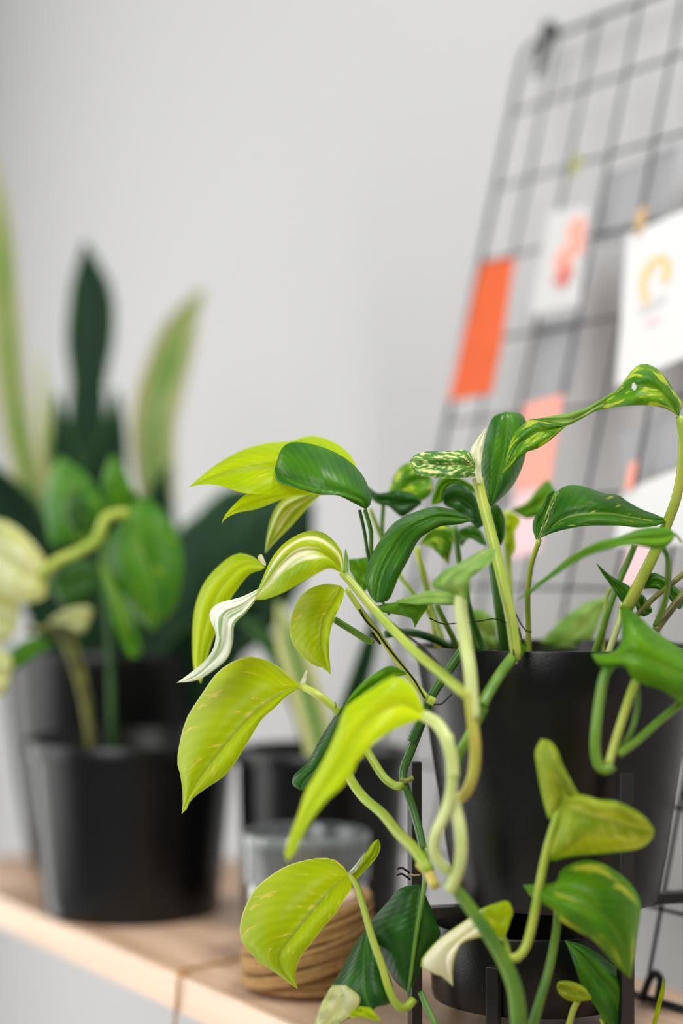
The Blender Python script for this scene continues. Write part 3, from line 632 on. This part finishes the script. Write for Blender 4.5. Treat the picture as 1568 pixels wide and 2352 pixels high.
L('2', [(1525, 1050), (1500, 1020), (1400, 1005), (1300, 1020), (1200, 1060), (1050, 1100), (900, 1180), (780, 1280), (680, 1360), (570, 1452)],
  [(1525, 1055), (1480, 1122), (1400, 1138), (1280, 1115), (1150, 1135), (1000, 1180), (880, 1250), (760, 1330), (660, 1400), (570, 1452)], (.755, .745, .765), M['lf_green'], e=(.010, -.004))
L('s', [(820, 798), (900, 870), (980, 930), (1060, 970), (1125, 1020), (1130, 1100)], [(820, 800), (870, 890), (930, 970), (990, 1060), (1060, 1155), (1130, 1100)], (.82, .82, .82), M['lf_dark'], bulge=.002)
L('s', [(1220, 1020), (1260, 920), (1320, 882), (1420, 930), (1490, 990), (1600, 1100)], [(1225, 1025), (1320, 1020), (1400, 1050), (1460, 1120), (1540, 1200), (1600, 1100)], (.82, .815, .82), M['lf_dark'], bulge=.003)
L('s', [(1200, 1060), (1240, 1090), (1300, 1190), (1300, 1215)], [(1150, 1150), (1180, 1220), (1230, 1262), (1300, 1225)], (.825, .825, .825), M['lf_dark'], bulge=.002)
L('s', [(330, 1480), (430, 1380), (520, 1290), (640, 1200), (760, 1130), (880, 1100), (940, 1110)], [(300, 1530), (480, 1535), (650, 1530), (760, 1520), (830, 1360), (890, 1200), (940, 1110)], (.91, .915, .92), M['lf_pale'],
  M=[(640, 1520), (700, 1400), (780, 1280), (870, 1170), (940, 1110)], bulge=.003)
L('l', [(985, 520), (1010, 480), (1090, 470), (1190, 560), (1190, 700)], [(1000, 740), (1060, 755), (1130, 755), (1200, 750), (1190, 700)], (.90, .90, .90), M['lf_pale'], bulge=.003)
# small pale stipules
L('1', [(500, 830), (525, 818), (550, 870)], [(505, 850), (525, 875), (550, 890)], (.815, .815, .815), M['sheath'], bulge=0, name='leaf_sheath', NL=8, NC=2)
L('1', [(1012, 930), (1018, 840), (1028, 780)], [(1045, 930), (1045, 840), (1028, 780)], (.79, .79, .79), M['lf_pale'], bulge=0, name='leaf_sheath', NL=8, NC=2)
L('3', [(775, 310), (798, 260), (826, 205)], [(812, 315), (820, 265), (826, 205)], (.798, .798, .798), M['sheath'], bulge=0, name='leaf_sheath', NL=8, NC=2)
L('l', [(1355, 700), (1390, 690), (1412, 730)], [(1355, 800), (1370, 820), (1412, 735)], (.783, .783, .783), M['lf_green'], bulge=0, name='leaf_sheath', NL=8, NC=2)

# vines and leaf stalks
T('2', [(352, 720, .805), (380, 850, .802), (415, 980, .798), (460, 1160, .793), (510, 1380, .788), (535, 1480, .785), (560, 1600, .782), (578, 1740, .780), (574, 1790, .780)], 26, M['st_y'], taper=.95)
T('l', [(1290, 560, .787), (1305, 700, .783), (1322, 858, .779)], 14, M['st_p'], 'leaf_stalk')
T('l', [(1190, 120, .815), (1230, 300, .80), (1275, 480, .79), (1300, 600, .786)], 18, M['st_b'])
T('l', [(1165, 110, .83), (1200, 400, .83), (1230, 600, .835), (1250, 760, .84), (1260, 860, .845)], 22, M['st_d'], 'leaf_stalk')
T('l', [(1320, 800, .782), (1230, 920, .768), (1130, 1080, .755), (1085, 1170, .750)], 26, M['st_g'])
T('4', [(410, 620, .750), (340, 760, .752), (270, 890, .755), (250, 960, .757)], 24, M['st_g'])
# foreground stem hooking down
T('l', [(945, 260, .752), (935, 420, .748), (945, 560, .745), (970, 720, .742), (1000, 900, .738), (1015, 1080, .736), (1030, 1260, .734)], 30, M['st_p'])
T('4', [(325, 520, .736), (345, 700, .734), (362, 850, .733), (352, 1000, .735), (310, 1110, .738), (272, 1150, .740)], 27, M['st_o'])
T('3', [(1505, 492, .745), (1570, 530, .74), (1620, 600, .735), (1660, 720, .73), (1670, 850, .728)], 30, M['st_p'], 'leaf_stalk')
T('4', [(200, 780, .731), (222, 900, .729), (228, 1040, .728), (215, 1140, .728), (180, 1250, .727), (130, 1360, .726), (122, 1450, .727), (160, 1530, .728), (210, 1570, .730)], 26, M['st_p'])
T('5', [(215, 790, .731), (255, 700, .728), (280, 580, .727), (275, 440, .728), (250, 320, .730), (225, 230, .729)], 28, M['st_p'])
T('5', [(210, 740, .731), (300, 850, .735), (400, 990, .738), (500, 1150, .742), (560, 1270, .744), (600, 1400, .746), (620, 1600, .750)], 27, M['st_g'], taper=1.5)
# long vines to the left leaves
T('1', [(1008, 925, .793), (1090, 1020, .79), (1200, 1150, .785), (1330, 1290, .775), (1450, 1410, .765), (1568, 1505, .756), (1660, 1585, .746), (1755, 1664, .738)], 19, M['st_y'], n=36, taper=1.35)
T('l', [(360, 500, .783), (500, 620, .776), (640, 730, .768), (780, 870, .757), (860, 970, .75)], 6, M['root'], 'aerial_root')
T('l', [(110, 320, .80), (210, 470, .80), (330, 630, .80), (470, 830, .798), (600, 1000, .795), (700, 1120, .792)], 13, M['st_y'], taper=1.2)
T('l', [(205, 470, .797), (250, 550, .797), (330, 630, .796), (400, 730, .795), (520, 880, .793), (600, 980, .792), (675, 1110, .79)], 5, M['root'], 'aerial_root')
T('l', [(700, 1115, .79), (725, 1128, .79), (745, 1140, .79)], 20, M['st_y'], 'vine_node', n=8)
T('l', [(735, 1155, .79), (790, 1152, .788), (830, 1120, .788), (870, 1080, .79)], 4, M['root'], 'aerial_root')
T('l', [(30, 545, .805), (150, 620, .81), (270, 695, .815), (300, 690, .815)], 16, M['st_g'], 'leaf_stalk')
T('l', [(300, 640, .813), (330, 680, .81), (360, 715, .81)], 9, M['root'], 'aerial_root', n=8)
T('l', [(390, 650, .835), (520, 635, .838), (640, 650, .84), (760, 690, .845), (850, 740, .85)], 18, M['st_d'])
# petioles of the upper left pair down into the pot
T('1', [(1112, 555, .81), (1140, 680, .815), (1165, 840, .825), (1200, 1000, .835), (1290, 1180, .84)], 8, M['st_d'], 'leaf_stalk')
T('1', [(1145, 555, .808), (1180, 680, .815), (1185, 840, .825), (1230, 1000, .835)], 10, M['st_g'], 'leaf_stalk')
T('t', [(40, 545, .86), (120, 760, .862), (200, 950, .865), (330, 1180, .865), (560, 1480, .865), (720, 1800, .86)], 10, M['st_y'], 'leaf_stalk')
T('t', [(160, 460, .86), (145, 700, .86), (150, 800, .86)], 10, M['st_g'], 'leaf_stalk')
T('t', [(470, 890, .865), (500, 1080, .865), (580, 1400, .865), (690, 1720, .86), (720, 1830, .86)], 12, M['st_y'], 'leaf_stalk')
T('t', [(800, 700, .85), (840, 1010, .855), (870, 1300, .86), (950, 1600, .86), (1010, 1830, .86)], 13, M['st_g'], 'leaf_stalk')
T('l', [(610, 20, .87), (680, 260, .87), (720, 480, .87), (760, 700, .87), (775, 790, .87)], 15, M['st_o'], 'leaf_stalk')
T('l', [(760, 440, .83), (830, 580, .835), (890, 700, .84), (920, 790, .845)], 13, M['st_g'], 'leaf_stalk')
T('l', [(960, 330, .84), (1010, 520, .845), (1070, 680, .85), (1120, 800, .85)], 15, M['st_d'], 'leaf_stalk')
T('2', [(716, 1085, .812), (670, 1230, .82), (650, 1400, .828), (652, 1580, .835), (655, 1790, .84)], 13, M['st_y'], 'leaf_stalk')
T('t', [(1265, 560, .88), (1270, 850, .88), (1285, 1100, .88), (1300, 1500, .875), (1310, 1840, .87)], 16, M['st_y'], 'leaf_stalk')
# right hand stalks
T('2', [(1550, 350, .80), (1566, 480, .80), (1562, 650, .802), (1530, 830, .805), (1480, 970, .81), (1400, 1160, .812), (1310, 1340, .815), (1230, 1500, .82)], 20, M['st_y'], taper=1.5)
T('s', [(1155, 640, .83), (1090, 800, .83), (1010, 980, .83), (930, 1200, .83), (860, 1420, .832), (800, 1600, .835)], 14, M['st_g'], 'leaf_stalk', taper=1.2)
T('s', [(940, 1010, .835), (905, 1120, .835), (890, 1300, .835), (880, 1590, .835)], 8, M['st_y'], 'leaf_stalk')
T('s', [(1400, 680, .757), (1440, 760, .76), (1440, 950, .775), (1410, 1150, .79), (1330, 1340, .80)], 13, M['st_g'], 'leaf_stalk')
T('s', [(1610, 860, .81), (1480, 970, .812), (1340, 1080, .815), (1200, 1220, .818), (1120, 1320, .82)], 13, M['st_b'])
T('s', [(1610, 1020, .80), (1520, 1130, .80), (1420, 1260, .80), (1330, 1380, .80)], 18, M['st_b'])
T('s', [(1040, 1150, .83), (1025, 1290, .828), (980, 1420, .828), (920, 1600, .828)], 16, M['st_p'], 'leaf_stalk')
T('2', [(1520, 1045, .757), (1540, 1070, .757), (1562, 1100, .757)], 6, M['st_b'], 'leaf_tip', n=8)
# hanging loops in front of the pot on the right
T('4', [(1150, 370, .745), (1110, 440, .742), (1080, 600, .74), (1062, 750, .738), (1058, 870, .738), (1080, 960, .738), (1120, 985, .738), (1160, 955, .738)], 24, M['st_g'], 'leaf_stalk')
T('4', [(1135, 950, .74), (1165, 850, .742), (1215, 690, .744), (1265, 540, .744), (1300, 450, .742)], 20, M['st_y'], 'leaf_stalk')
T('4', [(1300, 470, .748), (1305, 600, .75), (1275, 740, .75), (1225, 830, .748), (1190, 880, .745)], 13, M['st_g'], 'leaf_stalk')
T('4', [(1195, 890, .742), (1300, 815, .745), (1430, 700, .75), (1600, 560, .758)], 20, M['st_g'])
# heart leaf stalk and bottom stems
T('5', [(885, 235, .742), (840, 350, .743), (800, 480, .744), (770, 590, .745), (740, 740, .746), (715, 880, .747), (690, 1000, .747), (655, 1120, .746), (600, 1185, .745), (520, 1180, .744)], 18, M['st_y'], 'leaf_stalk', taper=1.2)
T('5', [(840, 900, .76), (835, 1010, .76), (815, 1130, .76), (785, 1270, .758), (740, 1420, .756), (690, 1600, .755)], 17, M['st_g'], 'leaf_stalk', taper=1.4)
T('5', [(525, 1060, .762), (545, 1110, .755), (555, 1160, .75)], 12, M['st_y'], 'leaf_stalk', n=8)
T('5', [(960, 1430, .78), (930, 1490, .78), (900, 1600, .78)], 14, M['st_y'], 'leaf_stalk', n=10)
T('5', [(1090, 1540, .792), (1105, 1570, .79), (1095, 1640, .79)], 10, M['st_y'], 'leaf_stalk', n=10)
# sharp flecked leaf stalk and its vine towards the pot
T('3', [(786, 318, .80), (870, 360, .79), (950, 420, .79), (1000, 470, .79), (1050, 620, .80), (1060, 780, .805), (1070, 850, .80), (1150, 965, .79), (1260, 1060, .78), (1350, 1170, .77), (1440, 1260, .76), (1530, 1390, .75)], 18, M['st_y'], n=40, taper=1.5)
T('3', [(985, 455, .79), (990, 430, .785), (984, 410, .785)], 2, M['root'], 'aerial_root', n=8)
T('3', [(1170, 690, .80), (1210, 760, .797), (1270, 850, .793), (1330, 895, .79), (1370, 900, .787)], 20, M['st_y'], 'leaf_stalk')
T('b', [(330, 330, .758), (400, 400, .752), (440, 480, .748), (470, 530, .745)], 24, M['st_o'], 'vine_node', n=10)
# dark green vine falling at the left of the pot
T('l', [(960, 740, .80), (830, 930, .80), (720, 1100, .80), (640, 1290, .802), (580, 1420, .803)], 22, M['st_d'])
T('3', [(1490, 520, .803), (1430, 680, .805), (1382, 800, .805), (1385, 880, .803), (1430, 1010, .80), (1470, 1150, .795), (1500, 1280, .79)], 21, M['st_d'], taper=.9)
T('6', [(1430, 300, .79), (1440, 460, .788), (1420, 600, .785), (1395, 750, .783), (1370, 900, .782), (1345, 1080, .782), (1310, 1345, .784)], 13, M['st_g'], taper=.5)
T('3', [(1360, 860, .80), (1390, 870, .80), (1440, 850, .80)], 12, M['st_b'], 'vine_node', n=8)
# lower flecked leaf stalk
T('6', [(885, 490, .80), (945, 590, .795), (990, 740, .79), (1050, 950, .785), (1120, 1150, .782), (1170, 1320, .78), (1230, 1435, .78), (1290, 1450, .782), (1345, 1395, .785)], 15, M['st_y'], 'leaf_stalk', n=34, taper=1.4)
T('6', [(1400, 1340, .79), (1440, 1440, .785), (1500, 1560, .78), (1530, 1640, .78)], 14, M['st_g'], 'leaf_stalk')
# thin dry roots
T('l', [(705, 530, .80), (800, 572, .798), (900, 570, .795), (1060, 555, .79), (1180, 538, .787), (1270, 570, .787)], 3, M['root'], 'aerial_root')
T('l', [(1330, 500, .785), (1370, 580, .784), (1410, 625, .784), (1445, 632, .784)], 3.5, M['root'], 'aerial_root')
T('l', [(1290, 600, .781), (1310, 740, .779), (1325, 850, .776)], 4, M['root'], 'aerial_root')
T('l', [(1350, 600, .784), (1370, 680, .783), (1395, 730, .783)], 4, M['root'], 'aerial_root')
T('b', [(330, 430, .80), (280, 435, .805), (240, 420, .81)], 4, M['tan_root'], 'aerial_root', n=10)
for yy in (370, 425):
    T('b', [(130, yy + 5, .815), (165, yy - 4, .812), (205, yy + 18, .811), (238, yy + 45, .815)], 5, M['root'], 'aerial_root', n=14)

# ------------------------------------------------------------------ cream and green vine at the left (well behind the focus)
def B(*a, **k): return leaf(lp, '0', *a, **k)
B([(290, 1182), (240, 1255), (250, 1330), (288, 1390), (325, 1430), (352, 1450)], [(290, 1180), (330, 1140), (375, 1175), (402, 1215), (420, 1280), (413, 1350), (395, 1405), (352, 1450)], (1.06, 1.045, 1.05), M['bl_green'], e=(.016, -.004))
B([(245, 1195), (234, 1130), (240, 1080), (256, 1040)], [(330, 1160), (305, 1120), (285, 1075), (256, 1040)], (1.075, 1.07, 1.08), M['bl_green'])
B([(115, 1250), (100, 1160), (112, 1090), (140, 1045)], [(240, 1240), (240, 1170), (210, 1105), (140, 1045)], (1.08, 1.075, 1.09), M['bl_green'], e=(.014, -.004))
B([(180, 1230), (150, 1190), (148, 1150), (168, 1125)], [(190, 1230), (205, 1190), (195, 1145), (168, 1125)], (1.06, 1.058, 1.065), M['bl_dark'])
B([(-30, 1190), (20, 1200), (70, 1240), (110, 1300), (100, 1340)], [(-40, 1330), (10, 1370), (60, 1385), (105, 1370), (100, 1340)], (1.04, 1.035, 1.05), M['bl_cream'], e=(.010, -.004))
B([(-30, 1360), (20, 1365), (45, 1400), (35, 1450)], [(-40, 1480), (-10, 1480), (20, 1470), (35, 1450)], (1.05, 1.05, 1.05), M['bl_cream'])
B([(105, 1330), (150, 1290), (205, 1290), (245, 1320)], [(120, 1360), (150, 1395), (200, 1380), (245, 1320)], (1.085, 1.08, 1.085), M['bl_dark'])
B([(112, 1425), (150, 1400), (200, 1392), (214, 1405)], [(115, 1432), (160, 1440), (190, 1452), (214, 1405)], (1.07, 1.065, 1.07), M['bl_cream'])
B([(-20, 1560), (20, 1500), (70, 1466), (125, 1478)], [(-10, 1570), (30, 1545), (80, 1510), (125, 1478)], (1.05, 1.045, 1.06), M['bl_green'])
B([(-30, 1500), (0, 1490), (30, 1520), (20, 1560)], [(-40, 1580), (-20, 1600), (10, 1590), (20, 1560)], (1.04, 1.04, 1.05), M['bl_cream'])
B([(228, 1310), (240, 1370), (265, 1440), (295, 1505), (318, 1510)], [(262, 1320), (290, 1380), (312, 1440), (325, 1490), (318, 1510)], (1.06, 1.05, 1.045), M['bl_green'], e=(-.006, -.006))
stem(lp, '0', [(95, 1325, 1.04), (130, 1290, 1.035), (180, 1268, 1.035), (222, 1240, 1.035), (236, 1205, 1.035), (250, 1185, 1.036), (292, 1178, 1.04)], 26, M['st_y'], 'leaf_stalk')
stem(lp, '0', [(240, 1230, 1.04), (240, 1300, 1.045), (275, 1400, 1.045), (310, 1490, 1.05)], 18, M['st_g'], 'leaf_stalk')
stem(lp, '0', [(60, 1450, 1.06), (130, 1450, 1.07), (170, 1530, 1.08), (195, 1620, 1.085), (210, 1730, 1.09), (215, 1800, 1.10)], 17, M['st_b'])
stem(lp, '0', [(160, 1440, 1.07), (190, 1540, 1.08), (205, 1640, 1.09), (212, 1780, 1.10)], 14, M['st_b'], 'leaf_stalk')
stem(lp, '0', [(240, 1300, 1.08), (250, 1450, 1.09), (255, 1600, 1.10), (258, 1800, 1.11)], 14, M['st_d'], 'leaf_stalk')

# ------------------------------------------------------------------ snake plant
blade(tp, [(215, 1640), (205, 1300), (200, 1000), (205, 800), (210, 690), (195, 556)], [70, 95, 100, 100, 100, 96, 88, 74, 110, 96, 2], (1.30, 1.33), M['sn_dark'])
blade(tp, [(240, 1640), (240, 1400), (235, 1150), (262, 1000), (268, 895)], [90, 130, 150, 160, 130, 60, 2], (1.28, 1.27), M['sn_dark'])
blade(tp, [(190, 1640), (180, 1400), (160, 1150), (140, 1000), (130, 900)], [90, 120, 120, 110, 60, 2], (1.27, 1.26), M['sn_dark'])
blade(tp, [(290, 1640), (330, 1450), (350, 1250), (370, 1120), (388, 1070)], [100, 150, 150, 100, 2], (1.28, 1.26), M['sn_dark'])
blade(tp, [(180, 1640), (140, 1450), (80, 1280), (20, 1150), (-60, 1040)], [90, 120, 130, 110, 2], (1.25, 1.2), M['sn_dark'])
leaf(tp, '0', [(300, 1620), (350, 1350), (400, 1225), (440, 1192), (520, 1122), (600, 1122), (690, 1130), (722, 1160)], [(310, 1640), (430, 1600), (540, 1520), (620, 1460), (680, 1370), (716, 1280), (722, 1160)], (1.26, 1.22, 1.21), M['sn_dark'], e=(.02, .01))
blade(tp, [(330, 1650), (420, 1560), (500, 1470), (560, 1420), (640, 1380)], [100, 170, 160, 110, 2], (1.25, 1.20), M['sn_dark'])
blade(tp, [(280, 1640), (330, 1400), (360, 1180), (352, 980), (385, 840), (420, 740), (468, 662)], [50, 60, 60, 66, 80, 98, 104, 84, 2], (1.29, 1.33), M['sn_var'])
blade(tp, [(160, 1640), (110, 1260), (60, 1080), (25, 880), (10, 700), (0, 500), (-14, 360)], [50, 52, 56, 58, 62, 66, 50, 2], (1.27, 1.30), M['sn_var'])
blade(tp, [(175, 1640), (150, 1300), (110, 1050), (98, 900), (92, 810)], [30, 40, 40, 30, 2], (1.28, 1.31), M['sn_pale'])
# strap leaves of the middle pot
blade(mp_, [(745, 1760), (722, 1660), (692, 1560), (660, 1460), (640, 1385)], [60, 66, 66, 56, 2], (1.08, 1.10), M['sn_pale'])
blade(mp_, [(770, 1760), (800, 1640), (825, 1560), (848, 1480), (862, 1400)], [40, 40, 38, 30, 2], (1.085, 1.07), M['sn_dark'])
blade(mp_, [(725, 1760), (700, 1640), (640, 1510), (580, 1440), (545, 1420)], [40, 44, 44, 36, 2], (1.10, 1.12), M['bl_dark'])

# stalks, sheaths and spots belong to the leaf they touch
def reparent(root):
    kids = [o for o in COL.objects if o.parent == root]
    lv = [(o, np.array([tuple(v.co) for v in o.data.vertices])) for o in kids if o.name.split('.')[0] in ('leaf', 'young_leaf')]
    for o in kids:
        if o.name.split('.')[0] in ('leaf_stalk', 'leaf_sheath', 'leaf_tip', 'leaf_spot'):
            c = np.array([tuple(v.co) for v in o.data.vertices]); ends = np.vstack([c[:8], c[-8:]])
            best = min(((np.linalg.norm(v[:, None] - ends[None], axis=2).min(), q) for q, v in lv), key=lambda t: t[0])
            if best[0] < .009: o.parent = best[1]
for root in (main, lp): reparent(root)
